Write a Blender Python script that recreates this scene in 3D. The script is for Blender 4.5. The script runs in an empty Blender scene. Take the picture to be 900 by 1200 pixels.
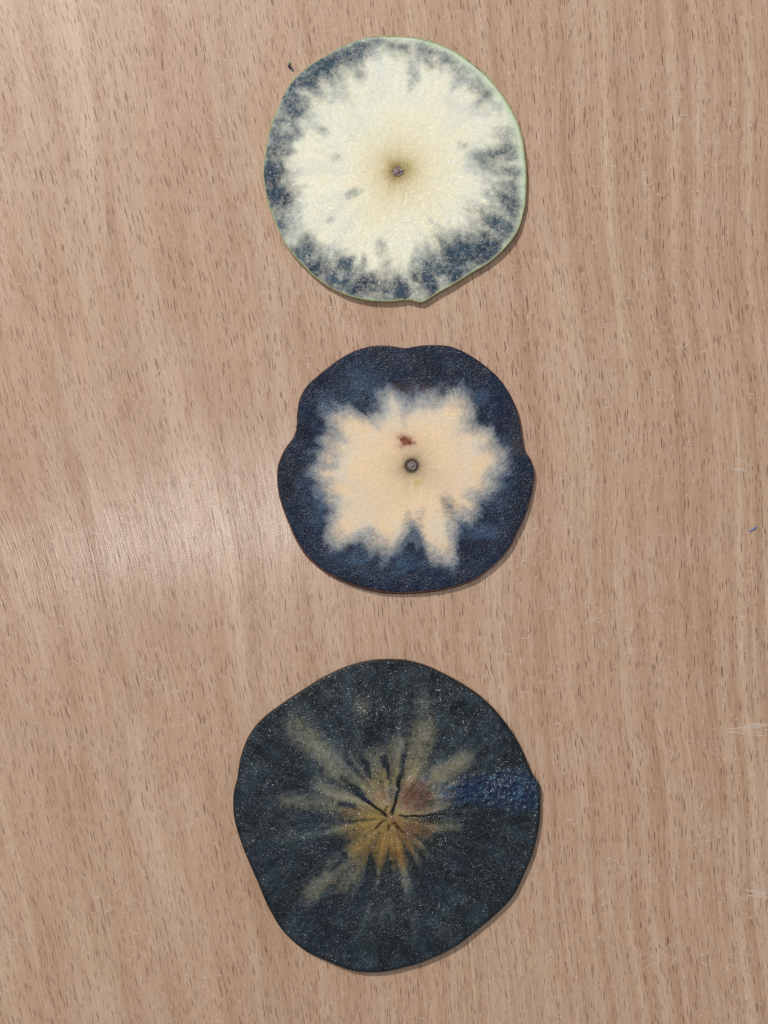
import bpy, math, random
import numpy as np
from mathutils import Vector

R = math.radians
SC = bpy.context.scene
COL = SC.collection
MM = 0.001
S = 0.000226            # metres on the table for one pixel of the 900 x 1200 photograph
H = 0.30                # camera height above the table

# ------------------------------------------------------------------ camera, room light, lamps
cam_d = bpy.data.cameras.new('camera')
cam = bpy.data.objects.new('camera', cam_d)
COL.objects.link(cam)
cam.location = (0, 0, H)
cam_d.sensor_fit = 'VERTICAL'
cam_d.sensor_height = 24
cam_d.lens = 24 * H / (1200 * S)
cam_d.clip_start = 0.01
cam_d.clip_end = 20
SC.camera = cam

world = bpy.data.worlds.new('World')
SC.world = world
world.use_nodes = True
bg = world.node_tree.nodes['Background']
bg.inputs[0].default_value = (1.0, 0.97, 0.94, 1)
bg.inputs[1].default_value = 0.24

def lamp(name, loc, size, size_y, energy, color, aim=(0, 0, 0)):
    l = bpy.data.lights.new(name, 'AREA')
    l.shape = 'RECTANGLE'
    l.size = size
    l.size_y = size_y
    l.energy = energy
    l.color = color
    o = bpy.data.objects.new(name, l)
    COL.objects.link(o)
    o.location = loc
    d = Vector(aim) - Vector(loc)
    o.rotation_euler = d.to_track_quat('-Z', 'Y').to_euler()
    return o

lamp('window_light', (-0.66, 1.06, 1.45), 0.15, 0.15, 28.5, (1.0, 0.975, 0.945))
lamp('ceiling_panel', (-0.30, -0.02, 1.60), 0.12, 0.30, 4.6, (0.97, 0.98, 1.0))

SC.view_settings.view_transform = 'Standard'
SC.view_settings.look = 'None'
SC.view_settings.exposure = 0
SC.view_settings.gamma = 1
SC.view_settings.use_curve_mapping = False
SC.render.engine = 'CYCLES'
SC.cycles.use_denoising = False
SC.cycles.max_bounces = 5

# ------------------------------------------------------------------ helpers
def lin(c):
    c = np.asarray(c, float) / 255.0
    return np.where(c <= 0.04045, c / 12.92, ((c + 0.055) / 1.055) ** 2.4)

def L4(*c):
    v = lin(c)
    return (float(v[0]), float(v[1]), float(v[2]), 1)

def world_xy(px, py, z=0.0):
    k = S * (H - z) / H
    return ((px - 450) * k, (600 - py) * k)

def tag(o, label=None, cat=None, group=None, kind=None):
    if label: o['label'] = label
    if cat: o['category'] = cat
    if group: o['group'] = group
    if kind: o['kind'] = kind
    return o

def empty(name, loc):
    o = bpy.data.objects.new(name, None)
    o.empty_display_size = 0.01
    o.location = loc
    COL.objects.link(o)
    return o

def mesh_obj(name, verts, faces, mat, parent=None, smooth=True):
    me = bpy.data.meshes.new(name)
    me.from_pydata([tuple(v) for v in verts], [], [tuple(f) for f in faces])
    me.validate()
    me.update()
    if smooth:
        me.polygons.foreach_set('use_smooth', [True] * len(me.polygons))
    o = bpy.data.objects.new(name, me)
    COL.objects.link(o)
    if mat: me.materials.append(mat)
    if parent: o.parent = parent
    return o

def hash3(ix, iy, iz, seed):
    h = (ix.astype(np.int64) * 374761393 + iy.astype(np.int64) * 668265263
         + iz.astype(np.int64) * 2147483647 + seed * 1274126177) & 0xFFFFFFFF
    h = ((h ^ (h >> 13)) * 1274126177) & 0xFFFFFFFF
    h = ((h ^ (h >> 16)) * 2246822519) & 0xFFFFFFFF
    h = h ^ (h >> 15)
    return (h & 0xFFFFFF) / float(0xFFFFFF)

def vnoise(x, y, z=0.0, seed=0):
    x, y, z = np.broadcast_arrays(np.asarray(x, float), np.asarray(y, float), np.asarray(z, float))
    ix, iy, iz = np.floor(x).astype(np.int64), np.floor(y).astype(np.int64), np.floor(z).astype(np.int64)
    fx, fy, fz = x - ix, y - iy, z - iz
    ux, uy, uz = [f * f * f * (f * (f * 6 - 15) + 10) for f in (fx, fy, fz)]
    out = 0
    for dx in (0, 1):
        for dy in (0, 1):
            for dz in (0, 1):
                out = out + (hash3(ix + dx, iy + dy, iz + dz, seed)
                             * (ux if dx else 1 - ux) * (uy if dy else 1 - uy) * (uz if dz else 1 - uz))
    return out

def fbm(x, y, z=0.0, octaves=4, seed=0, gain=0.5):
    a, s, t, f = 1.0, 0.0, 0.0, 1.0
    for k in range(octaves):
        s = s + a * vnoise(np.asarray(x) * f, np.asarray(y) * f, np.asarray(z) * f, seed + 17 * k)
        t += a
        a *= gain
        f *= 2.03
        x, y = np.asarray(x) * 0.799 - np.asarray(y) * 0.602 + 5.3, np.asarray(x) * 0.602 + np.asarray(y) * 0.799 + 1.7
    return s / t            # 0..1, mean 0.5

def blur(a, nr, nt, times=2):
    for _ in range(times):
        b = np.zeros_like(a)
        for k in range(-nt, nt + 1):
            b += np.roll(a, k, axis=1)
        b /= 2 * nt + 1
        p = np.concatenate([np.repeat(b[:1], nr, 0), b, np.repeat(b[-1:], nr, 0)])
        a = sum(p[k:k + len(a)] for k in range(2 * nr + 1)) / (2 * nr + 1)
    return a

def sstep(a, b, x):
    t = np.clip((x - a) / (b - a), 0, 1)
    return t * t * (3 - 2 * t)

def mixc(c0, c1, f):
    return c0 * (1 - f[..., None]) + np.asarray(c1) * f[..., None]

# node helper
class NT:
    def __init__(self, name):
        self.m = bpy.data.materials.new(name)
        self.m.use_nodes = True
        self.t = self.m.node_tree
        self.p = self.t.nodes['Principled BSDF']
    def n(self, typ, **kw):
        nd = self.t.nodes.new(typ)
        for k, v in kw.items():
            setattr(nd, k, v)
        return nd
    def put(self, sock, v):
        if isinstance(v, bpy.types.NodeSocket):
            self.t.links.new(v, sock)
        elif v is not None:
            sock.default_value = v
    def math(self, op, a, b=0.0, c=0.0, clamp=False):
        nd = self.n('ShaderNodeMath', operation=op, use_clamp=clamp)
        self.put(nd.inputs[0], a); self.put(nd.inputs[1], b); self.put(nd.inputs[2], c)
        return nd.outputs[0]
    def vmath(self, op, a, b=None, scale=None):
        nd = self.n('ShaderNodeVectorMath', operation=op)
        self.put(nd.inputs[0], a)
        if b is not None: self.put(nd.inputs[1], b)
        if scale is not None: self.put(nd.inputs[3], scale)
        return nd.outputs[0]
    def comb(self, x, y, z=0.0):
        nd = self.n('ShaderNodeCombineXYZ')
        self.put(nd.inputs[0], x); self.put(nd.inputs[1], y); self.put(nd.inputs[2], z)
        return nd.outputs[0]
    def noise(self, vec, scale=1.0, detail=2.0, rough=0.5, dist=0.0, dims='3D'):
        nd = self.n('ShaderNodeTexNoise', noise_dimensions=dims)
        self.put(nd.inputs['Vector'], vec)
        nd.inputs['Scale'].default_value = scale
        nd.inputs['Detail'].default_value = detail
        nd.inputs['Roughness'].default_value = rough
        nd.inputs['Distortion'].default_value = dist
        return nd.outputs[0]
    def voro(self, vec, scale=1.0, feature='F1', dims='2D'):
        nd = self.n('ShaderNodeTexVoronoi', voronoi_dimensions=dims, feature=feature)
        self.put(nd.inputs['Vector'], vec)
        nd.inputs['Scale'].default_value = scale
        return nd
    def maprange(self, v, a, b, c=0.0, d=1.0, smooth=False):
        nd = self.n('ShaderNodeMapRange')
        nd.interpolation_type = 'SMOOTHSTEP' if smooth else 'LINEAR'
        nd.clamp = True
        for i, q in enumerate((v, a, b, c, d)):
            self.put(nd.inputs[i], q)
        return nd.outputs[0]
    def mix(self, f, a, b, blend='MIX'):
        nd = self.n('ShaderNodeMix', data_type='RGBA', blend_type=blend)
        self.put(nd.inputs[0], f); self.put(nd.inputs[6], a); self.put(nd.inputs[7], b)
        return nd.outputs[2]
    def attr(self, name, which='Fac'):
        nd = self.n('ShaderNodeAttribute', attribute_name=name)
        return nd.outputs[which]

# ------------------------------------------------------------------ beech table top
def wood_material():
    w = NT('beech_veneer')
    tc = w.n('ShaderNodeTexCoord')
    P = w.vmath('SCALE', tc.outputs['Object'], scale=1.0 / S)     # pixel-sized units, 0.226 mm
    sep = w.n('ShaderNodeSeparateXYZ'); w.put(sep.inputs[0], P)
    x = w.math('ADD', sep.outputs[0], 450.0)
    y = w.math('SUBTRACT', 600.0, sep.outputs[1])
    lean = w.maprange(x, -50.0, 800.0, 0.31, 0.085, True)
    warp = w.math('MULTIPLY', w.math('SUBTRACT', w.noise(P, 1 / 380, 1, 0.4), 0.5), 44.0)
    warp2 = w.math('MULTIPLY', w.math('SUBTRACT', w.noise(P, 1 / 70, 1, 0.5), 0.5), 4.0)
    U = w.math('ADD', w.math('SUBTRACT', x, w.math('MULTIPLY', y, lean)), w.math('ADD', warp, warp2))
    lean2 = w.maprange(x, 0.0, 700.0, 0.23, 0.075, True)
    V = w.math('ADD', w.math('SUBTRACT', x, w.math('MULTIPLY', y, lean2)), w.math('MULTIPLY', warp, 1.3))

    stag = w.math('MULTIPLY', w.noise(w.comb(w.math('DIVIDE', U, 8.0), w.math('DIVIDE', y, 400)), 1, 2, 0.6), 130.0)
    yp = w.math('ADD', y, stag)
    def pores(cx, cy, t0, t1, off, soft=0.05):
        vec = w.comb(w.math('ADD', w.math('DIVIDE', U, cx), off), w.math('DIVIDE', yp, cy))
        v = w.voro(vec)
        s = w.n('ShaderNodeSeparateColor'); w.put(s.inputs[0], v.outputs['Color'])
        th = w.math('MULTIPLY_ADD', s.outputs[0], t1 - t0, t0)
        d = w.math('SUBTRACT', th, v.outputs['Distance'])
        p = w.maprange(d, -soft * 0.5, soft * 0.5, 0.0, 1.0, True)
        str_ = w.maprange(s.outputs[1], 0.0, 1.0, 0.45, 1.0)
        return w.math('MULTIPLY', p, str_)
    dens = w.maprange(w.noise(w.comb(w.math('DIVIDE', V, 60), w.math('DIVIDE', y, 260)), 1, 3, 0.55), 0.34, 0.62, 0.65, 1.0)
    p1 = w.math('MULTIPLY', pores(4.3, 34.0, 0.07, 0.150, 3.7, 0.08), dens)
    p2 = w.math('MULTIPLY', pores(4.6, 26.0, -0.02, 0.15, 31.3), 0.5)
    p3 = w.math('MULTIPLY', pores(6.5, 72.0, -0.02, 0.105, 71.3, 0.03), 0.9)
    pore = w.math('MAXIMUM', w.math('MAXIMUM', p1, p2), p3)

    broad = w.noise(w.comb(w.math('DIVIDE', V, 110), w.math('DIVIDE', y, 900)), 1, 3, 0.55)
    streak = w.noise(w.comb(w.math('DIVIDE', V, 15), w.math('DIVIDE', y, 1100), 3.0), 1, 4, 0.6)
    soft = w.noise(w.comb(w.math('DIVIDE', V, 46), w.math('DIVIDE', y, 420), 13.0), 1, 4, 0.6)
    side = w.maprange(x, 250.0, 620.0, 0.0, 1.0, True)
    streak = w.math('ADD', w.math('MULTIPLY', streak, w.math('MULTIPLY_ADD', side, 0.55, 0.28)), w.math('MULTIPLY', soft, w.math('MULTIPLY_ADD', side, -0.55, 0.72)))
    red = w.noise(w.comb(w.math('DIVIDE', V, 20), w.math('DIVIDE', y, 170), 9.0), 1, 3, 0.6)
    fibre = w.noise(w.comb(w.math('DIVIDE', U, 1.7), w.math('DIVIDE', y, 60), 5.0), 1, 3, 0.65)
    cloud = w.noise(P, 1 / 110, 4, 0.6)
    fleck = w.noise(w.comb(w.math('DIVIDE', U, 3.2), w.math('DIVIDE', y, 5.5), 2.0), 1, 4, 0.7)
    mott = w.noise(P, 1 / 2.2, 2, 0.6)

    c = w.mix(w.maprange(streak, 0.36, 0.64), L4(168, 134, 107), L4(202, 174, 149))
    c = w.mix(w.maprange(broad, 0.38, 0.66, 0, 0.40), c, L4(170, 130, 103))
    c = w.mix(w.maprange(red, 0.56, 0.76, 0, 0.34), c, L4(176, 124, 92))
    c = w.mix(w.maprange(cloud, 0.5, 0.78, 0, 0.3), c, L4(200, 178, 161))
    c = w.mix(w.maprange(fibre, 0.48, 0.76, 0, 0.42), c, L4(132, 103, 84))
    c = w.mix(w.maprange(fibre, 0.5, 0.25, 0, 0.36), c, L4(216, 194, 177))
    c = w.mix(w.maprange(fleck, 0.56, 0.76, 0, 0.6), c, L4(222, 202, 186))
    c = w.mix(w.maprange(mott, 0.35, 0.65, 0.0, 0.18), c, L4(140, 115, 98))
    c = w.mix(w.math('MULTIPLY', pore, 0.92), c, L4(92, 52, 30))
    w.put(w.p.inputs['Base Color'], c)

    ridge = w.noise(w.comb(w.math('DIVIDE', V, 2.6), w.math('DIVIDE', y, 60), 7.0), 1, 3, 0.6)
    hgt = w.math('ADD', w.math('MULTIPLY', ridge, 0.5), w.math('MULTIPLY', fibre, 0.35))
    hgt = w.math('ADD', hgt, w.math('MULTIPLY', fleck, 0.3))
    hgt = w.math('SUBTRACT', hgt, w.math('MULTIPLY', pore, 0.55))
    b = w.n('ShaderNodeBump')
    b.inputs['Strength'].default_value = 1.0
    b.inputs['Distance'].default_value = 0.00011
    w.put(b.inputs['Height'], hgt)
    w.put(w.p.inputs['Normal'], b.outputs[0])
    w.put(w.p.inputs['Roughness'], w.maprange(streak, 0.3, 0.7, 0.52, 0.42))
    w.p.inputs['Specular IOR Level'].default_value = 0.30
    w.p.inputs['Coat Weight'].default_value = 0.36
    w.p.inputs['Coat Roughness'].default_value = 0.17
    b2 = w.n('ShaderNodeBump')
    b2.inputs['Distance'].default_value = 0.00007
    w.put(b2.inputs['Height'], w.math('ADD', w.noise(w.comb(w.math('DIVIDE', V, 2.2), w.math('DIVIDE', y, 150), 11.0), 1, 2, 0.6), w.math('MULTIPLY', fleck, 0.12)))
    w.put(w.p.inputs['Coat Normal'], b2.outputs[0])
    return w.m

def build_table():
    root = empty('table', (0, 0, 0))
    tag(root, 'pale pinkish brown beech veneer table top lying under all three apple slices', 'table')
    hx, hy, th, bv = 0.70, 0.45, 0.025, 0.002
    prof = [(0.0, -bv), (-bv * 0.3, -bv * 0.3), (-bv, 0.0)]
    verts, faces = [], []
    def ring(inset, z):
        i0 = len(verts)
        verts.extend([(-hx + inset, -hy + inset, z), (hx - inset, -hy + inset, z), (hx - inset, hy - inset, z), (-hx + inset, hy - inset, z)])
        return i0
    rs = [ring(bv, -th), ring(0, -th + bv), ring(0, -bv), ring(bv * 0.3, -bv * 0.3), ring(bv, 0)]
    for a, b in zip(rs, rs[1:]):
        for k in range(4):
            j = (k + 1) % 4
            faces.append((a + k, a + j, b + j, b + k))
    faces.append((rs[-1], rs[-1] + 1, rs[-1] + 2, rs[-1] + 3))
    faces.append((rs[0] + 3, rs[0] + 2, rs[0] + 1, rs[0]))
    mesh_obj('tabletop', verts, faces, wood_material(), root, smooth=False)
    return root

table = build_table()

# flat ribbons used for scratches and lint
def ribbons(paths, widths, z0):
    verts, faces = [], []
    for pts, wd, z in zip(paths, widths, z0):
        pts = np.asarray(pts, float)
        n = len(pts)
        d = np.gradient(pts, axis=0)
        d /= np.maximum(np.linalg.norm(d, axis=1, keepdims=True), 1e-9)
        nrm = np.stack([-d[:, 1], d[:, 0]], 1)
        tp = np.sin(np.linspace(0.25, math.pi - 0.25, n))[:, None]
        i0 = len(verts)
        for k in range(n):
            a = pts[k] - nrm[k] * wd * tp[k] / 2
            b = pts[k] + nrm[k] * wd * tp[k] / 2
            m = pts[k]
            verts.append((a[0], a[1], z)); verts.append((m[0], m[1], z + wd * 0.15)); verts.append((b[0], b[1], z))
        for k in range(n - 1):
            for q in (0, 1):
                faces.append((i0 + 3 * k + q, i0 + 3 * k + 3 + q, i0 + 3 * k + 4 + q, i0 + 3 * k + 1 + q))
    return verts, faces

def simple_mat(name, rgb, rough=0.6, var=0.15, scale=4000, spec=0.4, alpha=1.0):
    w = NT(name)
    tc = w.n('ShaderNodeTexCoord')
    n = w.noise(tc.outputs['Object'], scale, 3, 0.6)
    d = tuple(v * (1 - var * 2.2) for v in L4(*rgb)[:3]) + (1,)
    w.put(w.p.inputs['Base Color'], w.mix(w.maprange(n, 0.35, 0.65), d, L4(*rgb)))
    w.p.inputs['Roughness'].default_value = rough
    w.p.inputs['Specular IOR Level'].default_value = spec
    w.p.inputs['Alpha'].default_value = alpha
    return w.m

# ------------------------------------------------------------------ apple slices
def flesh_material(name, grain_scale, grain_bump, grit, glitter_tilt, glitter_rough, coat, boost=0.15):
    """flesh with attributes: pulp (unstained colour), ink (stained colour), stain 0..1, crisp 0..1 (roughness of the cut)"""
    w = NT(name)
    tc = w.n('ShaderNodeTexCoord')
    P = w.vmath('SCALE', tc.outputs['Object'], scale=1.0 / S)
    pulp, ink = w.attr('pulp', 'Color'), w.attr('ink', 'Color')
    stain, crisp = w.attr('stain'), w.attr('crisp')
    g1 = w.noise(P, 1 / grain_scale, 3, 0.7)
    g2 = w.noise(P, 1 / 1.15, 2, 0.6)
    cells = w.voro(P, 1 / (grain_scale * 0.9), dims='3D')
    s = w.math('ADD', stain, w.math('MULTIPLY', w.math('SUBTRACT', g1, 0.5), grit))
    s = w.math('ADD', s, w.math('MULTIPLY', w.math('SUBTRACT', g2, 0.5), grit * 0.8))
    g3 = w.noise(P, 1 / 5.5, 4, 0.65)
    s = w.math('ADD', s, w.math('MULTIPLY', w.math('SUBTRACT', g3, 0.5), grit * 1.1))
    s = w.math('ADD', s, w.math('MULTIPLY', w.maprange(stain, 0.5, 1.0), boost))
    # keep clean pulp clean and full stain full
    s = w.math('MULTIPLY', s, w.maprange(stain, 0.02, 0.22))
    f = w.maprange(s, 0.0, 1.0)
    c = w.mix(f, pulp, ink)
    v = w.maprange(w.math('ADD', w.math('MULTIPLY', g1, 0.65), w.math('MULTIPLY', g2, 0.35)), 0.34, 0.66, 0.1, 2.0)
    vv = w.comb(v, v, v)
    cm = w.n('ShaderNodeVectorMath', operation='MULTIPLY')
    w.put(cm.inputs[0], c)
    amt = w.mix(w.maprange(f, 0.0, 1.0, 0.12, 0.9), (1, 1, 1, 1), vv)
    w.put(cm.inputs[1], amt)
    w.put(w.p.inputs['Base Color'], cm.outputs[0])
    # relief of cut cells
    h = w.math('ADD', w.math('MULTIPLY', g1, 1.0), w.math('MULTIPLY', cells.outputs['Distance'], -0.5))
    h = w.math('MULTIPLY', h, w.math('MULTIPLY_ADD', crisp, 1.0, 0.35))
    b = w.n('ShaderNodeBump')
    b.inputs['Distance'].default_value = grain_bump
    w.put(b.inputs['Height'], h)
    w.put(w.p.inputs['Normal'], b.outputs[0])
    # juice glints: tiny facets, each with its own tilt
    fac = w.voro(P, 1 / 1.0, dims='3D')
    tilt = w.vmath('SCALE', w.vmath('SUBTRACT', fac.outputs['Color'], (0.5, 0.5, 0.5)), scale=glitter_tilt)
    nn = w.vmath('NORMALIZE', w.vmath('ADD', b.outputs[0], tilt))
    w.p.inputs['Roughness'].default_value = 0.55
    w.p.inputs['Specular IOR Level'].default_value = 0.12
    w.put(w.p.inputs['Coat Normal'], nn)
    w.p.inputs['Coat Roughness'].default_value = glitter_rough
    w.p.inputs['Coat IOR'].default_value = 1.62
    wet = w.maprange(w.noise(P, 1 / 20, 5, 0.7), 0.38, 0.64, 0.18 * coat, coat)
    w.put(w.p.inputs['Coat Weight'], w.math('MULTIPLY', wet, w.maprange(crisp, 0.0, 0.9, 0.15, 1.0)))
    return w.m

def peel_material(name, a, b, ink, edge=0.5):
    w = NT(name)
    tc = w.n('ShaderNodeTexCoord')
    P = w.vmath('SCALE', tc.outputs['Object'], scale=1.0 / S)
    n = w.noise(P, 1 / 26, 4, 0.6)
    n2 = w.noise(P, 1 / 2.0, 2, 0.6)
    c = w.mix(w.maprange(n, 0.35, 0.65), L4(*a), L4(*b))
    c = w.mix(w.maprange(w.noise(P, 1 / 9, 4, 0.65), edge, edge + 0.22), c, L4(*ink))
    c = w.mix(w.maprange(n2, 0.5, 0.75, 0, 0.35), c, L4(*ink))
    w.put(w.p.inputs['Base Color'], c)
    w.p.inputs['Roughness'].default_value = 0.38
    b_ = w.n('ShaderNodeBump'); b_.inputs['Distance'].default_value = 0.00006
    w.put(b_.inputs['Height'], n2)
    w.put(w.p.inputs['Normal'], b_.outputs[0])
    return w.m

class Slice:
    def __init__(self, origin, factor, centre, outline, thick, NT_=720, NR=190):
        self.f, self.o = factor, np.array(origin, float)
        self.t = thick
        self.cz = np.array(centre, float)
        pts = np.array(outline, float) - self.cz
        th = np.arctan2(pts[:, 1], pts[:, 0])
        r = np.hypot(pts[:, 0], pts[:, 1])
        order = np.argsort(th)
        th, r = th[order], r[order]
        self.th = np.linspace(-math.pi, math.pi, NT_, endpoint=False)
        # periodic Catmull-Rom through the measured outline
        T = np.concatenate([th[-3:] - 2 * math.pi, th, th[:3] + 2 * math.pi])
        Q = np.concatenate([r[-3:], r, r[:3]])
        m = np.gradient(Q, T)
        i = np.clip(np.searchsorted(T, self.th, side='right') - 1, 0, len(T) - 2)
        hh = T[i + 1] - T[i]
        u = (self.th - T[i]) / hh
        self.Rz = ((2 * u**3 - 3 * u**2 + 1) * Q[i] + (u**3 - 2 * u**2 + u) * hh * m[i]
                   + (-2 * u**3 + 3 * u**2) * Q[i + 1] + (u**3 - u**2) * hh * m[i + 1])
        self.Rz = self.Rz + 1.6 * (fbm(np.cos(self.th) * 9, np.sin(self.th) * 9, 1.0, 3, seed=5) - 0.5)
        self.NT, self.NR = NT_, NR
    def grid(self, lip_z):
        """zoom coordinates of the top grid; lip_z: width of visible peel inside the outline"""
        rr = (np.arange(1, self.NR + 1) / self.NR) ** 0.9
        Rf = self.Rz - lip_z
        self.Rf = Rf
        r = rr[:, None] * Rf[None, :]
        X = self.cz[0] + r * np.cos(self.th)[None, :]
        Y = self.cz[1] + r * np.sin(self.th)[None, :]
        self.r, self.rn, self.X, self.Y = r, np.broadcast_to(rr[:, None], r.shape), X, Y
        self.TH = np.broadcast_to(self.th[None, :], r.shape)
        self.depth = Rf[None, :] - r                # distance from the rim in zoom px
        return X, Y
    def to_world(self, X, Y, z):
        px, py = self.o[0] + X / self.f, self.o[1] + Y / self.f
        return world_xy(px, py, z)
    def base(self):
        x, y = self.to_world(self.cz[0], self.cz[1], self.t)
        return (x, y, 0.0)
    def build(self, name, label, Z, pulp, ink, stain, crisp, flesh_mat, peel_mat, lip_out=0.0):
        bx, by, _ = self.base()
        root = empty(name, (bx, by, 0))
        tag(root, label, 'apple slice')
        wx, wy = self.to_world(self.X, self.Y, self.t)
        wx, wy = wx - bx, wy - by
        NTn, NR = self.NT, self.NR
        V = [np.array([[0, 0, float(np.mean(Z[0]))]])]
        V.append(np.stack([wx, wy, Z], -1).reshape(-1, 3))
        # under side: wall ring + centre
        k = 0.988
        zb = 0.00015
        wall = np.stack([wx[-1] * k, wy[-1] * k, np.full(NTn, zb)], -1)
        V.append(wall)
        V.append(np.array([[0, 0, zb]]))
        V = np.concatenate(V)
        F = []
        j = np.arange(NTn); j2 = (j + 1) % NTn
        F3 = [np.stack([np.zeros(NTn, int), 1 + j2, 1 + j], -1)]
        for q in range(NR - 1):
            a = 1 + q * NTn; b = a + NTn
            F.append(np.stack([a + j, a + j2, b + j2, b + j], -1))
        a = 1 + (NR - 1) * NTn; b = a + NTn
        F.append(np.stack([a + j, a + j2, b + j2, b + j], -1))
        cb = b + NTn
        F3.append(np.stack([b + j, b + j2, np.full(NTn, cb)], -1))
        quads = np.concatenate(F); tris = np.concatenate(F3)
        me = bpy.data.meshes.new('flesh')
        me.vertices.add(len(V)); me.vertices.foreach_set('co', V.astype(np.float32).ravel())
        nl = quads.size + tris.size
        me.loops.add(nl)
        me.loops.foreach_set('vertex_index', np.concatenate([quads.ravel(), tris.ravel()]).astype(np.int32))
        me.polygons.add(len(quads) + len(tris))
        st = np.concatenate([np.arange(len(quads)) * 4, quads.size + np.arange(len(tris)) * 3])
        me.polygons.foreach_set('loop_start', st.astype(np.int32))
        me.update(calc_edges=True)
        me.validate()
        me.polygons.foreach_set('use_smooth', [True] * len(me.polygons))
        def ext(a):
            a = np.asarray(a, float)
            if a.ndim == 2:
                return np.concatenate([[a[0].mean()], a.ravel(), a[-1], [a[-1].mean()]])
            return np.concatenate([a[0].mean(0)[None], a.reshape(-1, 3), a[-1], a[-1].mean(0)[None]])
        for nm, arr in (('stain', stain), ('crisp', crisp)):
            at = me.attributes.new(nm, 'FLOAT', 'POINT')
            at.data.foreach_set('value', ext(arr).astype(np.float32))
        for nm, arr in (('pulp', pulp), ('ink', ink)):
            at = me.attributes.new(nm, 'FLOAT_COLOR', 'POINT')
            e = ext(arr)
            at.data.foreach_set('color', np.concatenate([e, np.ones((len(e), 1))], 1).astype(np.float32).ravel())
        me.materials.append(flesh_mat)
        o = bpy.data.objects.new('flesh', me); COL.objects.link(o); o.parent = root
        # peel: closed band round the rim
        c, s_ = np.cos(self.th), np.sin(self.th)
        ztop = Z[-1]
        ringsp = []
        def pr(Rzoom, z):
            x, y = self.to_world(self.cz[0] + Rzoom * c, self.cz[1] + Rzoom * s_, self.t)
            return np.stack([x - bx, y - by, np.broadcast_to(z, c.shape)], -1)
        lip = self.Rz - self.Rf
        ringsp.append(pr(self.Rf - 1.0, ztop * 0.55))
        ringsp.append(pr(self.Rf - 0.6, ztop + 0.00003))
        ringsp.append(pr(self.Rf + lip * 0.35, ztop * 0.985 + 0.00002))
        ringsp.append(pr(self.Rf + lip * 0.85, ztop * 0.90))
        ringsp.append(pr(self.Rz, ztop * 0.72))
        ringsp.append(pr(self.Rz + lip_out * 0.5, ztop * 0.4))
        ringsp.append(pr(self.Rz - 0.5 + lip_out, ztop * 0.12))
        ringsp.append(pr(self.Rz - 3 + lip_out, np.full(NTn, 0.00005)))
        ringsp.append(pr(self.Rf - 6, np.full(NTn, 0.00005)))
        pv = np.concatenate(ringsp); nr = len(ringsp)
        pf = []
        for q in range(nr):
            a = q * NTn; b = ((q + 1) % nr) * NTn
            pf.append(np.stack([a + j, b + j, b + j2, a + j2], -1)[:, ::-1])
        pf = np.concatenate(pf)
        mesh_obj('peel', pv.tolist(), pf.tolist(), peel_mat, root)
        return root

def ellipse(X, Y, cx, cy, rx, ry, ang=0.0, soft=1.0):
    a = R(ang)
    dx, dy = X - cx, Y - cy
    u = (dx * math.cos(a) + dy * math.sin(a)) / rx
    v = (-dx * math.sin(a) + dy * math.cos(a)) / ry
    return np.exp(-(u * u + v * v) * soft)

def segm(X, Y, x0, y0, x1, y1, w0, w1):
    """soft line, width w0 at its start, w1 at its end"""
    dx, dy = x1 - x0, y1 - y0
    L = dx * dx + dy * dy
    t = np.clip(((X - x0) * dx + (Y - y0) * dy) / L, 0, 1)
    d = np.hypot(X - x0 - t * dx, Y - y0 - t * dy)
    w = w0 + (w1 - w0) * t
    return np.exp(-(d / w) ** 2)

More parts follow.
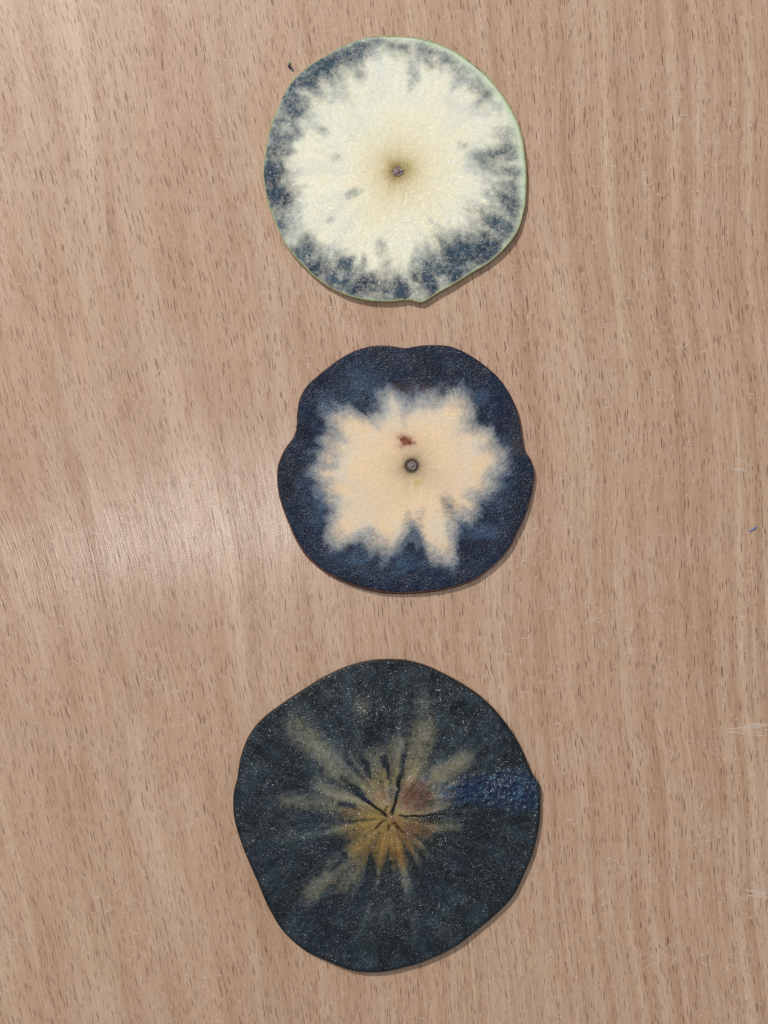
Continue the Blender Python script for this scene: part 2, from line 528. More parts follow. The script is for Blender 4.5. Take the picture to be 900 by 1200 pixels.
# ---- first slice: mostly cream, blue-grey mottled rim
def slice_pale():
    out = [(420,28),(520,35),(600,60),(680,110),(740,165),(790,235),(825,310),(840,400),(843,480),(835,560),(812,625),(775,673),(730,712),(680,743),(620,780),(570,809),(548,823),(525,834),(490,828),(430,832),(350,826),(280,805),(220,770),(165,720),(120,668),(85,600),(62,540),(50,480),(47,430),(55,370),(70,300),(95,235),(130,170),(190,115),(240,85),(300,52),(360,33)]
    s = Slice((290, 30), 900 / 350, (453, 440), out, 0.0021)
    th = s.th
    ur = np.clip(np.cos(th + R(40)), 0, 1)              # towards the upper right
    lip = 2 + 5 * ur ** 1.5 + 2 * (fbm(np.cos(th) * 4, np.sin(th) * 4, 0.3, 3, seed=8))
    X, Y = s.grid(lip)
    wx_ = (fbm(X / 26, Y / 26, 0, 3, seed=21) - 0.5) * 34
    wy_ = (fbm(X / 26, Y / 26, 5, 3, seed=22) - 0.5) * 34
    Xw, Yw = X + wx_, Y + wy_
    c, sn = np.cos(s.TH), np.sin(s.TH)
    # depth of the rim stain by angle (degrees, y down), in zoom px
    A = [(-180, 70), (-170, 55), (-160, 75), (-150, 85), (-140, 80), (-130, 85), (-120, 100), (-112, 90), (-105, 45), (-95, 50), (-85, 55), (-75, 60), (-65, 55), (-55, 70), (-45, 60), (-35, 65), (-25, 60), (-15, 85), (-5, 110), (5, 95), (15, 100), (25, 110), (35, 100), (42, 90), (50, 110), (57, 130), (65, 115), (75, 110), (85, 75), (95, 80), (105, 70), (115, 85), (125, 90), (132, 70), (140, 60), (150, 50), (160, 65), (170, 75), (180, 70)]
    B = [(-180, 1.0), (-165, .75), (-150, .85), (-125, .9), (-110, .7), (-100, .55), (-80, .55), (-60, .45), (-40, .45), (-25, .3), (-10, .55), (10, .7), (30, .95), (50, 1.0), (75, .85), (95, .95), (110, .9), (125, 1.0), (140, .6), (150, .4), (165, .9), (180, 1.0)]
    dg = np.degrees(s.TH)
    dep = np.interp(dg, *zip(*A)); amp = np.interp(dg, *zip(*B))
    ray = fbm(c * 11, sn * 11, s.r / 120, 4, seed=31, gain=0.6)
    ray2 = fbm(c * 17, sn * 17, s.r / 60, 4, seed=32, gain=0.6)
    blot = fbm(X / 30, Y / 30, 2, 4, seed=33, gain=0.55)
    d = s.depth + (ray - 0.5) * 190 + (blot - 0.5) * 60
    st = amp * (1 - sstep(dep * -0.05, dep * 1.75, d))
    st = st * (0.45 + 0.85 * sstep(0.36, 0.64, ray2))
    for cx, cy, rx, ry, a, k in [(225,318,26,13,20,.6),(150,325,14,15,0,.6),(265,400,24,12,15,.32),(318,508,32,12,-22,.62),(155,515,14,10,0,.4),(248,583,11,14,30,.55),(220,552,14,10,0,.22),(295,715,13,22,25,.85),(403,665,16,42,6,.62),(500,695,11,22,0,.55),(640,355,26,18,0,.35),(705,392,42,24,0,.6),(775,380,42,30,0,.5),(495,155,19,58,0,.5),(620,240,30,28,0,.18),(705,180,36,28,45,.6),(185,655,20,28,-30,.6),(640,690,48,48,0,.85),(720,680,55,30,-25,.9),(550,740,30,34,0,.75),(440,790,62,20,0,.7),(370,780,32,20,0,.7),(85,500,36,66,-10,.95),(80,430,20,40,0,.9),(320,72,60,26,-20,.7),(120,260,28,30,0,.7),(740,590,44,24,0,.7),(790,515,38,40,0,.5),(585,90,50,14,30,.4),(460,62,62,18,5,.4),(230,122,52,26,-40,.6),(345,150,16,28,0,.4),(200,720,34,26,45,.8),(255,765,40,20,35,.7),(120,345,16,30,0,.4),(690,120,40,12,45,.3)]:
        st = st + 0.72 * k * ellipse(Xw, Yw, cx, cy, rx, ry, a) * (0.25 + 0.9 * blot + 0.7 * ray2)
    # pale rim on the upper right and a thin pale line everywhere
    st = st + 0.5 * (0.5 + 0.5 * amp) * sstep(0.46, 0.66, ray) * (1 - sstep(dep * 0.7, dep * 2.3, s.depth)) * (0.4 + 1.1 * ray2)
    st = blur(st, 3, 2)
    st = st * (1 - (0.9 * np.exp(-(s.depth / (5 + 17 * np.clip(np.cos(s.TH + R(32)), 0, 1))) ** 2)) * np.clip(np.cos((s.TH + R(30)) * 0.6), 0.35, 1))
    st = 1.02 * (1 - np.exp(-1.9 * np.clip(st, 0, 3) ** 1.25))
    # colours
    cream = lin((229, 226, 204))
    pulp = np.broadcast_to(cream, X.shape + (3,)).copy()
    rr = np.hypot(X - 450, (Y - 440) / 1.05)
    hal = fbm(c * 4, sn * 4, s.r / 180, 3, seed=41)
    pulp = mixc(pulp, lin((230, 220, 184)), np.clip(0.85 * np.exp(-(rr / 160) ** 2) * (0.6 + 0.8 * hal), 0, 1))
    pulp = mixc(pulp, lin((226, 220, 188)), 0.5 * ellipse(X, Y, 350, 590, 90, 60, -30))
    pulp = mixc(pulp, lin((228, 220, 188)), 0.5 * ellipse(X, Y, 590, 590, 80, 70, 30))
    pulp = mixc(pulp, lin((222, 222, 196)), 0.5 * ellipse(X, Y, 330, 310, 120, 60, 30))
    pulp = mixc(pulp, lin((222, 224, 210)), 0.6 * sstep(0.35, 0.72, fbm(X / 70, Y / 70, 3, 3, seed=43)) * sstep(100, 240, rr))
    pulp = mixc(pulp, lin((176, 152, 92)), np.clip(0.95 * np.exp(-(rr / 62) ** 1.6) * (0.6 + 0.7 * hal), 0, 1))
    pulp = mixc(pulp, lin((116, 98, 46)), np.clip(0.95 * np.exp(-(rr / 27) ** 2), 0, 1))
    pulp = mixc(pulp, lin((150, 150, 84)), 0.5 * ellipse(X, Y, 480, 425, 18, 18))
    pulp = mixc(pulp, lin((186, 206, 178)), 0.8 * np.exp(-(s.depth / (5 + 16 * np.clip(np.cos(s.TH + R(32)), 0, 1))) ** 2))
    ink = np.broadcast_to(lin((32, 58, 76)), X.shape + (3,)).copy()
    ink = mixc(ink, lin((18, 38, 60)), sstep(0.42, 0.62, fbm(X / 55, Y / 55, 9, 3, seed=51)) * np.clip(0.35 + 0.65 * np.cos(s.TH - R(110)), 0, 1))
    ink = mixc(ink, lin((84, 98, 96)), 0.8 * sstep(70, 150, s.depth))
    ink = mixc(ink, lin((82, 110, 116)), 0.7 * (1 - sstep(0.15, 0.7, st)))
    pulp = mixc(pulp, lin((200, 208, 204)), 0.3 * sstep(0.48, 0.68, ray) * sstep(60, 180, rr))
    Z = s.t + 0.00006 * (fbm(X / 14, Y / 14, 1, 3, seed=61) - 0.5) + 0.00025 * (fbm(X / 110, Y / 110, 1, 2, seed=62) - 0.5)
    Z = Z - 0.00030 * ellipse(X, Y, 453, 440, 16, 16) - 0.00012 * np.exp(-(s.depth / 5) ** 2)
    # little torn tab at the lower edge
    Z = Z - 0.00035 * np.exp(-((X - (468 + (Y - 832) * -1.2)) / 5) ** 2) * sstep(795, 812, Y)
    crisp = 0.15 + 0.55 * sstep(-150, 300, Y - 440 + (X - 450) * .5) + 0.3 * st
    fm = flesh_material('pale_apple_flesh', 2.6, 0.00006, 0.85, 0.50, 0.22, 0.45, 0.0)
    pm = peel_material('green_peel', (160, 168, 124), (172, 166, 128), (112, 92, 62), 0.52)
    root = s.build('apple_slice', 'cream coloured round apple slice with blue grey mottling only along its green peel rim', Z, pulp, ink, st, crisp, fm, pm, 0.0)
    # core plug
    core_plug(s, root, 453, 440, 17, 15, (96, 92, 104), (150, 112, 100), (48, 48, 62), 71)
    return s, root

def core_plug(s, root, cx, cy, rx, ry, c1, c2, c3, seed, hgt=0.00028):
    """small knotted end of the core standing in the cut"""
    bx, by, _ = s.base()
    n, m = 40, 12
    verts, faces = [], []
    x0, y0 = s.to_world(cx, cy, s.t)
    verts.append((x0 - bx, y0 - by, s.t + hgt * 0.4))
    k = S / s.f * (H - s.t) / H
    for q in range(1, m + 1):
        rr = q / m
        for j in range(n):
            a = 2 * math.pi * j / n
            wob = 0.75 + 0.55 * float(fbm(math.cos(a) * 1.8, math.sin(a) * 1.8, seed, 3, seed=seed))
            x = rx * rr * wob * math.cos(a); y = ry * rr * wob * math.sin(a)
            z = s.t + hgt * (math.cos(rr * math.pi / 2) ** 0.6 - 0.6 * math.exp(-((rr - 0.5) / 0.25) ** 2)) + hgt * 0.9 * (float(fbm(x / 4, y / 4, seed, 3, seed=seed + 3)) - 0.5)
            if q == m: z = s.t - 0.0006
            verts.append((x0 + x * k - bx, y0 - y * k - by, z))
    for j in range(n):
        faces.append((0, 1 + (j + 1) % n, 1 + j))
        for q in range(m - 1):
            a = 1 + q * n; b = a + n
            faces.append((a + j, a + (j + 1) % n, b + (j + 1) % n, b + j))
    w = NT('core_tissue')
    tc = w.n('ShaderNodeTexCoord')
    P = w.vmath('SCALE', tc.outputs['Object'], scale=1.0 / S)
    c = w.mix(w.maprange(w.noise(P, 1 / 3.0, 3, 0.6), 0.42, 0.58), L4(*c1), L4(*c2))
    c = w.mix(w.maprange(w.noise(P, 1 / 1.8, 3, 0.6), 0.48, 0.64), c, L4(*c3))
    w.put(w.p.inputs['Base Color'], c)
    w.p.inputs['Roughness'].default_value = 0.3
    return mesh_obj('core', verts, faces, w.m, root)

# ---- second slice: lobed, navy rim, pale peach star
def slice_lobed():
    out = [(350,38),(400,41),(432,46),(470,40),(530,37),(580,42),(630,65),(690,105),(740,155),(775,215),(792,270),(800,320),(808,362),(830,400),(838,440),(832,490),(820,540),(800,590),(785,620),(760,670),(720,715),(670,755),(600,785),(530,800),(450,807),(380,805),(300,790),(240,768),(180,735),(130,690),(100,645),(75,590),(55,540),(40,480),(38,440),(48,390),(65,355),(88,325),(98,293),(100,250),(108,205),(130,165),(180,120),(240,75),(300,48)]
    s = Slice((310, 390), 900 / 340, (457, 413), out, 0.0021)
    th = s.th
    X, Y = s.grid(1.2 + 2 * fbm(np.cos(th) * 3, np.sin(th) * 3, 0.3, 3, seed=108))
    # half-tone border of the clean star
    bd = np.array([(430,196),(385,168),(350,222),(325,258),(270,240),(215,228),(190,262),(208,312),(160,345),(172,390),(148,440),(168,480),(172,522),(207,552),(200,600),(195,650),(222,676),(258,660),(300,636),(340,662),(375,700),(400,690),(425,655),(452,640),(488,652),(512,700),(550,718),(582,725),(598,690),(586,640),(618,606),(655,585),(678,530),(712,486),(738,442),(755,402),(742,366),(712,318),(655,280),(640,240),(625,190),(603,168),(560,190),(500,196)], float) - s.cz
    bt = np.arctan2(bd[:, 1], bd[:, 0]); br = np.hypot(bd[:, 0], bd[:, 1])
    o = np.argsort(bt); bt, br = bt[o], br[o]
    T = np.concatenate([bt[-2:] - 2 * math.pi, bt, bt[:2] + 2 * math.pi]); Q = np.concatenate([br[-2:], br, br[:2]])
    c, sn = np.cos(s.TH), np.sin(s.TH)
    bord = np.interp(s.TH + 0.05 * (fbm(X / 40, Y / 40, 4, 3, seed=120) - 0.5), T, Q)
    ray = fbm(c * 14, sn * 14, s.r / 110, 4, seed=131, gain=0.6)
    blot = fbm(X / 22, Y / 22, 2, 4, seed=133, gain=0.6)
    d = s.r - bord + (ray - 0.5) * 66 + (blot - 0.5) * 56 + 1
    st = 0.82 * sstep(-70, 45, d) + 0.18 * sstep(-130, -10, d) * (0.3 + 1.2 * blot)
    wx_ = (fbm(X / 20, Y / 20, 0, 3, seed=121) - 0.5) * 22
    Xw, Yw = X + wx_, Y + wx_[::-1] * 0 + (fbm(X / 20, Y / 20, 5, 3, seed=122) - 0.5) * 22
    for cx, cy, rx, ry, a, k in [(575,545,20,42,-14,.7),(560,530,12,26,10,.3),(440,572,12,22,0,.42),(490,560,14,18,0,.3),(462,628,28,46,0,.6),(430,270,14,28,0,.28),(620,600,24,20,0,.4),(215,250,30,20,0,.25),(185,500,18,14,0,.4),(590,660,8,20,0,.3),(200,360,40,12,20,.2),(330,230,30,14,0,.35),(400,655,16,20,0,.35)]:
        st = st + k * ellipse(Xw, Yw, cx, cy, rx, ry, a) * (0.5 + blot)
    st = np.clip(blur(st, 6, 5), 0, 1)
    rr = np.hypot(X - 457, Y - 413)
    pulp = np.broadcast_to(lin((228, 202, 168)), X.shape + (3,)).copy()
    pulp = mixc(pulp, lin((206, 201, 188)), np.clip(0.6 * sstep(0.32, 0.72, fbm(X / 60, Y / 60, 3, 3, seed=143)) * sstep(90, 230, rr) + 0.8 * ellipse(X, Y, 410, 220, 70, 60), 0, 1))
    pulp = mixc(pulp, lin((216, 194, 160)), 0.5 * ellipse(X, Y, 340, 520, 120, 70, -20))
    pulp = mixc(pulp, lin((212, 188, 160)), 0.6 * ellipse(X, Y, 540, 450, 80, 40, 20))
    pulp = mixc(pulp, lin((174, 180, 182)), 0.6 * sstep(-80, -5, d))
    hal = fbm(c * 5, sn * 5, s.r / 90, 3, seed=141)
    pulp = mixc(pulp, lin((160, 136, 100)), np.clip(0.75 * np.exp(-(rr / 58) ** 1.5) * (0.5 + hal), 0, 1))
    pulp = mixc(pulp, lin((92, 78, 62)), np.clip(0.9 * np.exp(-(rr / 27) ** 2), 0, 1))
    pulp = mixc(pulp, lin((190, 172, 104)), 0.8 * ellipse(X, Y, 474, 464, 12, 12))
    spot = np.clip(ellipse(Xw, Yw, 437, 333, 25, 19, 20) * (0.5 + 1.1 * fbm(X / 9, Y / 9, 3, 3, seed=146)), 0, 1)
    pulp = mixc(pulp, lin((136, 80, 60)), np.clip(spot * 1.2, 0, 1))
    pulp = mixc(pulp, lin((92, 44, 34)), np.clip(0.9 * (ellipse(Xw, Yw, 445, 338, 9, 6, 20) + .7 * ellipse(X, Y, 428, 330, 8, 5)), 0, 1))
    ink = np.broadcast_to(lin((16, 29, 52)), X.shape + (3,)).copy()
    cl = sstep(0.47, 0.70, fbm(X / 48, Y / 48, 9, 4, seed=151))
    lightblue = 0.55 * cl * sstep(20, 70, s.depth)
    for cx, cy, rx, ry, k in [(310,160,55,45,.75),(255,205,40,35,.5),(270,700,60,30,.5),(430,700,60,30,.5),(130,430,35,70,.35),(90,560,30,50,.3),(680,620,50,40,.35),(670,215,40,30,.25),(180,560,30,60,.4),(740,460,25,50,.4),(310,690,50,40,.4)]:
        lightblue = lightblue + k * ellipse(X, Y, cx, cy, rx, ry)
    ink = mixc(ink, lin((60, 84, 110)), np.clip(lightblue * 0.7, 0, 0.7))
    ink = mixc(ink, lin((14, 20, 34)), np.clip(0.6 * sstep(0.45, 0.75, fbm(X / 60, Y / 60, 5, 3, seed=153)) + 0.5 * ellipse(X, Y, 500, 110, 120, 55) + 0.7 * ellipse(X, Y, 75, 430, 40, 90), 0, 1))
    ink = mixc(ink, lin((62, 46, 52)), 0.75 * ellipse(Xw, Yw, 490, 172, 90, 13) + 0.4 * ellipse(Xw, Yw, 415, 160, 25, 12))
    ink = mixc(ink, lin((56, 50, 48)), 0.7 * ellipse(Xw, Yw, 785, 355, 28, 35))
    ink = mixc(ink, lin((92, 104, 118)), 0.7 * (1 - sstep(0, 26, d)))
    pulp = mixc(pulp, lin((84, 106, 134)), sstep(0.62, 0.95, st))
    ink = mixc(ink, lin((20, 18, 28)), 0.5 * np.exp(-(s.depth / 5) ** 2))
    Z = s.t + 0.00010 * (fbm(X / 11, Y / 11, 1, 3, seed=161) - 0.5) * (0.3 + st) + 0.0003 * (fbm(X / 120, Y / 120, 1, 2, seed=162) - 0.5)
    pulp = mixc(pulp, lin((50, 40, 42)), 0.85 * np.exp(-((rr - 18) / 5.5) ** 2))
    Z = Z - 0.00035 * np.exp(-((rr - 17) / 5) ** 2) - 0.0001 * spot - 0.00012 * np.exp(-(s.depth / 3) ** 2)
    crisp = 0.02 + 1.0 * st
    fm = flesh_material('navy_stained_apple_flesh', 2.7, 0.00022, 1.0, 0.56, 0.19, 0.5, 0.06)
    pm = peel_material('dark_red_peel', (104, 56, 44), (76, 42, 38), (24, 18, 26), 0.52)
    root = s.build('apple_slice', 'lobed apple slice with broad navy border round a pale peach star with red brown spot', Z, pulp, ink, st, crisp, fm, pm, 6.5 * np.clip(np.cos(th - R(105)), 0, 1) ** 1.2)
    core_plug(s, root, 458, 413, 14, 13, (98, 90, 92), (128, 116, 108), (60, 52, 58), 171, 0.00012)
    return s, root

# ---- third slice: nearly black with ochre rays
def slice_dark():
    out = [(440,30),(500,33),(560,50),(630,85),(700,130),(755,185),(800,250),(825,305),(838,335),(856,362),(862,430),(856,500),(840,560),(815,620),(790,670),(740,722),(690,765),(630,810),(560,845),(500,865),(430,878),(350,872),(290,850),(220,815),(165,765),(130,710),(95,630),(65,560),(40,490),(30,430),(31,390),(40,355),(50,295),(70,240),(110,190),(170,145),(230,105),(290,70),(360,42)]
    s = Slice((260, 760), 900 / 390, (457, 457), out, 0.0024, 760, 210)
    th = s.th
    X, Y = s.grid(1.2 + 2 * fbm(np.cos(th) * 3, np.sin(th) * 3, 0.3, 3, seed=208))
    c, sn = np.cos(s.TH), np.sin(s.TH)
    wx_ = (fbm(X / 24, Y / 24, 0, 3, seed=221) - 0.5) * 20
    wy_ = (fbm(X / 24, Y / 24, 5, 3, seed=222) - 0.5) * 20
    Xw, Yw = X + wx_, Y + wy_
    rr = s.r
    ray = fbm(c * 9, sn * 9, rr / 200, 4, seed=231, gain=0.5)
    blot = fbm(X / 26, Y / 26, 2, 4, seed=233, gain=0.6)
    clear = np.zeros_like(X)
    for x0, y0, x1, y1, w0, w1, k in [(205,215,340,362,26,12,.62),(240,250,300,330,15,12,.25),(170,410,330,425,17,14,.45),(262,368,360,420,14,16,.6),(546,215,512,350,22,26,.80),(655,300,585,345,16,20,.62),(612,372,588,415,16,18,.65),(470,250,466,330,14,12,.45),(412,290,432,350,18,30,.62),(235,660,390,545,15,10,.55),(320,655,395,570,12,8,.45),(285,580,380,520,9,12,.4),(215,690,300,610,12,10,.25),(640,486,560,478,13,10,.55),(350,275,380,300,22,14,.22)]:
        clear = clear + 0.95 * k * segm(Xw, Yw, x0, y0, x1, y1, w0 * 1.5, w1 * 1.25)
    core = np.clip(1.15 * np.exp(-(np.hypot(X - 450, (Y - 475) / 1.12) / (112 + 130 * (ray - 0.5))) ** 2.4), 0, 1)
    ray3 = fbm(c * 24, sn * 24, rr / 60, 4, seed=234, gain=0.65)
    clear = clear * (0.7 * ray + 0.7 * blot + 1.0 * ray3) * 0.62 + core * (0.1 + .8 * blot + .9 * ray3) * sstep(0.24, 0.64, 0.6 * ray3 + 0.4 * ray + 0.12 * sstep(120, 30, rr))
    for cx, cy, rx, ry, k in [(378,160,24,38,.30),(545,130,20,42,.30),(440,720,70,45,.16),(600,770,50,40,.14),(160,480,60,60,.10),(300,120,60,40,.12)]:
        clear = clear + k * ellipse(Xw, Yw, cx, cy, rx, ry) * 2 * blot
    # dark gaps radiating between the rays
    dark = np.zeros_like(X)
    for x0, y0, x1, y1, w0, w1, k in [(445,455,362,385,4,7,.7),(362,385,320,345,8,7,.35),(462,450,482,350,3,7,.6),(484,350,494,290,9,8,.4),(480,455,640,446,3,9,.7),(640,446,840,455,14,22,.5),(470,480,520,590,4,6,.45),(530,600,560,700,9,20,.5),(395,500,335,560,3,8,.4),(335,560,300,600,10,12,.4),(400,600,402,560,12,6,.4),(452,615,455,580,8,4,.4),(600,520,680,560,22,50,.7),(320,420,360,425,10,8,.55),(380,300,400,340,8,8,.5),(440,300,447,350,7,5,.6),(430,470,400,600,2,3,.3)]:
        dark = dark + k * segm(Xw * 0.6 + X * 0.4, Yw * 0.6 + Y * 0.4, x0, y0, x1, y1, w0, w1)
    wed = sstep(-1, 1, (X - 580) / 22) * np.exp(-np.abs((Y - (386 - (X - 600) * 0.02 + 6 * (blot - .5) * 6)) / (26 + (X - 580) * 0.135)) ** 4)
    wed = np.clip(wed, 0, 1)
    blue = np.clip(wed + 1.0 * ellipse(Xw, Yw, 553, 350, 26, 13, -20) + 0.9 * ellipse(Xw, Yw, 384, 404, 26, 10, 25) + 0.75 * ellipse(Xw, Yw, 340, 415, 22, 9) + 0.8 * ellipse(Xw, Yw, 468, 383, 10, 14), 0, 1)
    clear = blur(clear, 6, 4)
    st = np.clip(1 - clear + dark, 0, 1)
    st = np.maximum(st, blue * (0.75 + 0.25 * sstep(600, 660, X)))
    rc = np.hypot(X - 450, (Y - 470))
    pulp = np.broadcast_to(lin((144, 140, 118)), X.shape + (3,)).copy()
    pulp = mixc(pulp, lin((140, 126, 82)), np.clip(0.9 * ellipse(X, Y, 530, 300, 70, 80) + 0.95 * ellipse(X, Y, 425, 350, 40, 40) + .8 * ellipse(X, Y, 650, 310, 60, 40), 0, 1))
    pulp = mixc(pulp, lin((140, 116, 64)), np.clip(1.3 * np.exp(-(np.hypot(X - 425, Y - 520) / 105) ** 3), 0, 1))
    pulp = mixc(pulp, lin((136, 96, 46)), np.clip(ellipse(X, Y, 470, 570, 60, 50) * 0.8 + 0.7 * ellipse(X, Y, 330, 445, 40, 12, -8), 0, 1))
    pulp = mixc(pulp, lin((126, 86, 68)), np.clip(1.6 * ellipse(Xw, Yw, 530, 400, 50, 34) * (0.3 + 1.2 * blot) + 0.5 * ellipse(X, Y, 430, 400, 30, 20), 0, 1))
    pulp = mixc(pulp, lin((112, 84, 54)), np.clip(1.4 * ellipse(Xw, Yw, 525, 490, 55, 32), 0, 1))
    pulp = mixc(pulp, lin((156, 154, 140)), np.clip(1.2 * ellipse(X, Y, 600, 395, 20, 30), 0, 1))
    ink = np.broadcast_to(lin((13, 21, 27)), X.shape + (3,)).copy()
    cl = 0.35 * fbm(X / 40, Y / 40, 9, 5, seed=251, gain=0.65) + 0.65 * fbm(c * 14, sn * 14, rr / 50, 5, seed=252, gain=0.7)
    ink = mixc(ink, lin((42, 58, 67)), 0.6 * sstep(0.42, 0.66, cl) + 0.25 * sstep(0.5, 0.7, ray) * sstep(100, 160, rr))
    ink = mixc(ink, lin((16, 28, 46)), 0.45 * sstep(0.42, 0.72, fbm(X / 80, Y / 80, 5, 3, seed=253)))
    ink = mixc(ink, lin((26, 32, 24)), 0.7 * (1 - sstep(90, 200, rr)))
    ink = mixc(ink, lin((66, 78, 80)), 0.75 * sstep(0.52, 0.72, 0.55 * ray + 0.45 * ray3) * sstep(90, 180, rr) * (1 - sstep(230, 360, rr)))
    ink = mixc(ink, lin((18, 38, 66)), np.clip(blue * 0.95, 0, 1))
    ink = mixc(ink, lin((46, 78, 106)), np.clip(blue * 0.6 * sstep(0.52, 0.72, fbm(X / 26, Y / 14, 8, 3, seed=255)), 0, 1))
    ink = mixc(ink, lin((12, 15, 16)), np.clip(dark * 0.9 * (1 - blue * .6), 0, 1) * 0.85)
    ink = mixc(ink, lin((12, 14, 16)), 0.7 * np.exp(-(s.depth / 7) ** 2))
    pulp = mixc(pulp, lin((128, 128, 114)), 0.75 * sstep(0.2, 0.7, st) * sstep(90, 190, rr))
    pulp = mixc(pulp, lin((66, 80, 88)), sstep(0.7, 1.0, st))
    # relief: cracks at the core, crumbly raised wedge, gentle waves
    crack = np.zeros_like(X)
    for x0, y0, x1, y1, w0, w1, k in [(445,452,372,398,3.2,1.4,.9),(458,448,474,410,3.2,1.6,.9),(474,410,482,360,2.2,1.6,.7),(478,454,600,452,2.6,1.2,.6),(466,472,492,500,4.5,2,1),(492,500,528,600,1.6,1.0,.35),(440,466,418,488,4,2,1),(418,488,365,542,1.4,1.0,.25),(440,440,448,428,4,3,1),(454,480,452,492,4,3,1)]:
        crack = crack + k * segm(X + wx_ * .35, Y + wy_ * .35, x0, y0, x1, y1, w0, w1)
    crack = np.clip(crack * (0.55 + 0.8 * blot), 0, 1.1)
    rough = fbm(X / 9, Y / 9, 3, 3, seed=257)
    Z = (s.t + 0.00009 * (fbm(X / 12, Y / 12, 1, 3, seed=261) - 0.5) + 0.0005 * (fbm(X / 150, Y / 150, 1, 2, seed=262) - 0.5)
         + 0.00012 * (ray - 0.5) * sstep(20, 80, rr) + wed * (0.00016 + 0.00085 * (rough - 0.5)) + blue * 0.0002 * (rough - 0.5)
         - 0.00055 * crack - 0.00012 * np.exp(-(s.depth / 3) ** 2))
    st = np.clip(st + 0.6 * crack, 0, 1)
    ink = mixc(ink, lin((26, 20, 17)), np.clip(crack, 0, 1))
    crisp = 0.5 + 0.9 * blue
    fm = flesh_material('black_stained_apple_flesh', 2.6, 0.00010, 1.0, 0.60, 0.16, 1.0, 0.0)
    pm = peel_material('blackened_peel', (26, 26, 26), (38, 30, 28), (12, 12, 14), 0.45)
    root = s.build('apple_slice', 'large nearly black apple slice with ochre rays at its cracked core and blue wedge', Z, pulp, ink, st, crisp, fm, pm, 0.0)
    core_plug(s, root, 460, 459, 12, 10, (150, 104, 84), (120, 84, 66), (84, 56, 46), 271, 0.00035)
    return s, root

s1, r1 = slice_pale()
s2, r2 = slice_lobed()
s3, r3 = slice_dark()

# ------------------------------------------------------------------ small debris on the table
rnd = random.Random(11)

def lump(name, label, cat, px, py, sx, sy, sz, rot, mat, seed):
    x, y = world_xy(px, py)
    n, m = 18, 10
    verts, faces = [], []
    for q in range(m + 1):
        phi = math.pi * q / m
        for j in range(n):
            a = 2 * math.pi * j / n
            d = Vector((math.sin(phi) * math.cos(a), math.sin(phi) * math.sin(a), math.cos(phi)))
            k = 0.55 + 0.95 * float(fbm(d.x * 1.7 + seed, d.y * 1.7, d.z * 1.7, 3, seed=seed))
            v = Vector((d.x * sx * k, d.y * sy * k, max(d.z * sz * k, -sz * 0.3) + sz * 0.3))
            verts.append((v.x * math.cos(rot) - v.y * math.sin(rot), v.x * math.sin(rot) + v.y * math.cos(rot), v.z))
    for q in range(m):
        for j in range(n):
            a = q * n; b = a + n; j2 = (j + 1) % n
            faces.append((a + j, b + j, b + j2, a + j2))
    o = mesh_obj(name, verts, faces, mat)
    o.location = (x, y, 0)
    tag(o, label, cat)
    return o

crumb_root = empty('apple_crumb', world_xy(340, 79) + (0,))
tag(crumb_root, 'tiny dark grey crumb of apple by the upper left edge of the palest slice', 'crumb')
dm = simple_mat('stained_crumb', (52, 58, 76), 0.25, 0.3, 5000)
lm = simple_mat('pale_crumb', (150, 156, 148), 0.4, 0.2, 5000)
for (px, py, sx, sy, sz, rot, mt, nm, sd) in [(340.5, 79.5, .9, .38, .5, R(-42), dm, 'shred', 3), (339.5, 74.5, .42, .38, .35, 0, lm, 'pulp_bit', 5), (342.5, 82, .42, .26, .45, R(-60), lm, 'pulp_bit', 8)]:
    o = lump(nm, None, None, px, py, sx * MM, sy * MM, sz * MM, rot, mt, sd)
    o.parent = crumb_root
    o.location = Vector((o.location.x - crumb_root.location.x, o.location.y - crumb_root.location.y, 0))

def tube(name, pts, rad, mat, parent=None):
    verts, faces = [], []
    pts = [Vector(p) for p in pts]
    n = 8
    for i, p in enumerate(pts):
        d = (pts[min(i + 1, len(pts) - 1)] - pts[max(i - 1, 0)]).normalized()
        u = d.cross(Vector((0, 0, 1))).normalized(); v = u.cross(d)
        rr = rad * (0.35 if i in (0, len(pts) - 1) else 1)
        for j in range(n):
            a = 2 * math.pi * j / n
            q = p + u * math.cos(a) * rr + v * math.sin(a) * rr
            verts.append(tuple(q))
    for i in range(len(pts) - 1):
        for j in range(n):
            a = i * n; b = a + n; j2 = (j + 1) % n
            faces.append((a + j, a + j2, b + j2, b + j))
    faces.append(tuple(range(n))[::-1]); faces.append(tuple(range((len(pts) - 1) * n, len(pts) * n)))
    return mesh_obj(name, verts, faces, mat, parent)

def path_px(pts, z=0.00012, base_z=0.0):
    out = []
    for i, (px, py) in enumerate(pts):
        x, y = world_xy(px, py, base_z)
        out.append((x, y, base_z + z))
    return out

bm_ = simple_mat('blue_fibre', (70, 120, 200), 0.4, 0.15, 5000)
o = tube('fibre', path_px([(877.5, 622.5), (880, 622), (882, 620.8), (884.5, 618.8), (886.8, 617.2)], 0.0002), 0.00018, bm_)
tag(o, 'tiny bright blue fibre lying on bare wood at the right edge', 'fibre')
hm = simple_mat('dark_hair', (44, 30, 34), 0.4, 0.1, 5000)
f2 = lambda zx, zy: (310 + zx * 340 / 900, 390 + zy * 340 / 900)
o = tube('hair', path_px([f2(572, 166), f2(578, 172), f2(583, 180), f2(588, 194)], 0.0002, s2.t), 0.00009, hm)
tag(o, 'short dark hair on top of the navy bordered slice, above its pale star', 'hair')

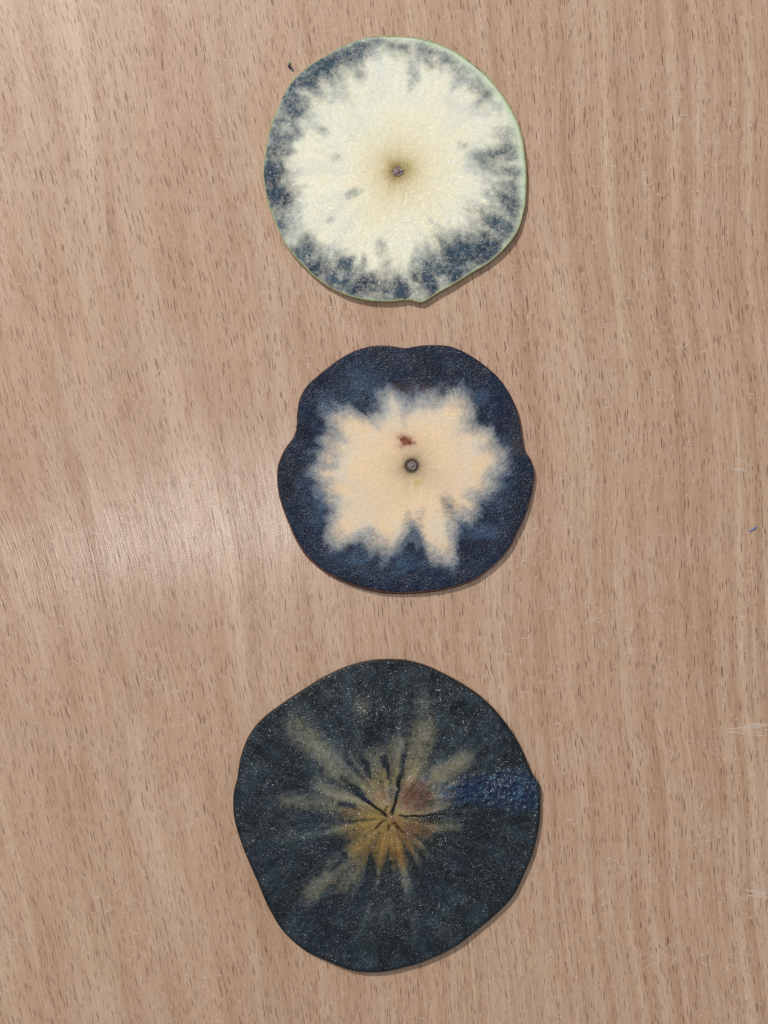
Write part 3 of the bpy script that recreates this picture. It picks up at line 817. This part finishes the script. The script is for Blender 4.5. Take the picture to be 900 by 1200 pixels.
# lint and dust: pale curled fibres over the table
def curl(x, y, L, ang, bend, n=6):
    pts = [(x, y)]
    for k in range(n):
        ang += bend / n
        x += math.cos(ang) * L / n; y += math.sin(ang) * L / n
        pts.append((x, y))
    return pts
paths, widths, zs = [], [], []
polys = []
for s in (s1, s2, s3):
    polys.append((s.o[0] + s.cz[0] / s.f, s.o[1] + s.cz[1] / s.f, (s.Rz.max()) / s.f + 1))
while len(paths) < 3600:
    px, py = rnd.uniform(-260, 1160), rnd.uniform(-260, 1460)
    if any(math.hypot(px - a, py - b) < c for a, b, c in polys): continue
    dens = 0.40 + 0.6 * min(1, max(0, (px - 350) / 350))
    dens *= 0.15 + 1.4 * float(sstep(0.40, 0.66, vnoise(px / 60, py / 90, 0, 77)))
    if rnd.random() > dens: continue
    x, y = world_xy(px, py)
    L = (rnd.random() ** 2.4 * 2.4 + 0.6) * MM
    paths.append(curl(x, y, L, rnd.uniform(0, 6.28), rnd.uniform(-2.6, 2.6)))
    widths.append(rnd.uniform(0.09, 0.19) * MM); zs.append(0.00004)
for k in range(0):
    pass
v, f = ribbons(paths, widths, zs)
lint_mat = simple_mat('pale_lint', (238, 222, 208), 0.7, 0.06, 3000, alpha=0.7)
lint = mesh_obj('lint', v, f, lint_mat)
tag(lint, 'fine pale lint and dust fibres scattered over the table', 'lint', kind='stuff')

# scuffs in the varnish: bundles of fine pale scratches
def scuff_bundle(px, py, length, n, ang, spread, wd):
    P_, W_ = [], []
    for k in range(n):
        qx = px + rnd.uniform(-length * .4, length * .4); qy = py + rnd.gauss(0, spread)
        x, y = world_xy(qx, qy)
        P_.append(curl(x, y, rnd.uniform(.2, .8) * length * S, R(ang + rnd.uniform(-9, 9)), rnd.uniform(-.25, .25), 5))
        W_.append(wd * 2.3 * rnd.uniform(.5, 1.3) * MM)
    return P_, W_
P_, W_ = [], []
for a in [(862, 857, 72, 16, 6, 2.6, .07), (885, 852, 40, 9, 8, 2, .07), (868, 1048, 52, 16, -6, 2.5, .07), (890, 1046, 30, 8, -3, 2, .07), (862, 549, 20, 6, -5, 1.3, .09), (868, 541, 8, 3, 0, 1, .09), (692, 726, 22, 6, -4, 1.5, .08), (745, 640, 42, 5, -42, 3, .06), (812, 868, 60, 3, 0, 1, .05), (750, 1130, 50, 4, 25, 3, .06), (60, 120, 30, 3, 70, 10, .05), (785, 1110, 30, 4, 40, 4, .06), (40, 890, 60, 4, 80, 20, .05)]:
    p, w_ = scuff_bundle(*a); P_ += p; W_ += w_
v, f = ribbons(P_, W_, [0.00006] * len(P_))
sc = mesh_obj('scratches', v, f, simple_mat('scratch_white', (232, 218, 205), 0.6, 0.06, 3000, alpha=0.6), table)
tag(sc, kind='stuff')
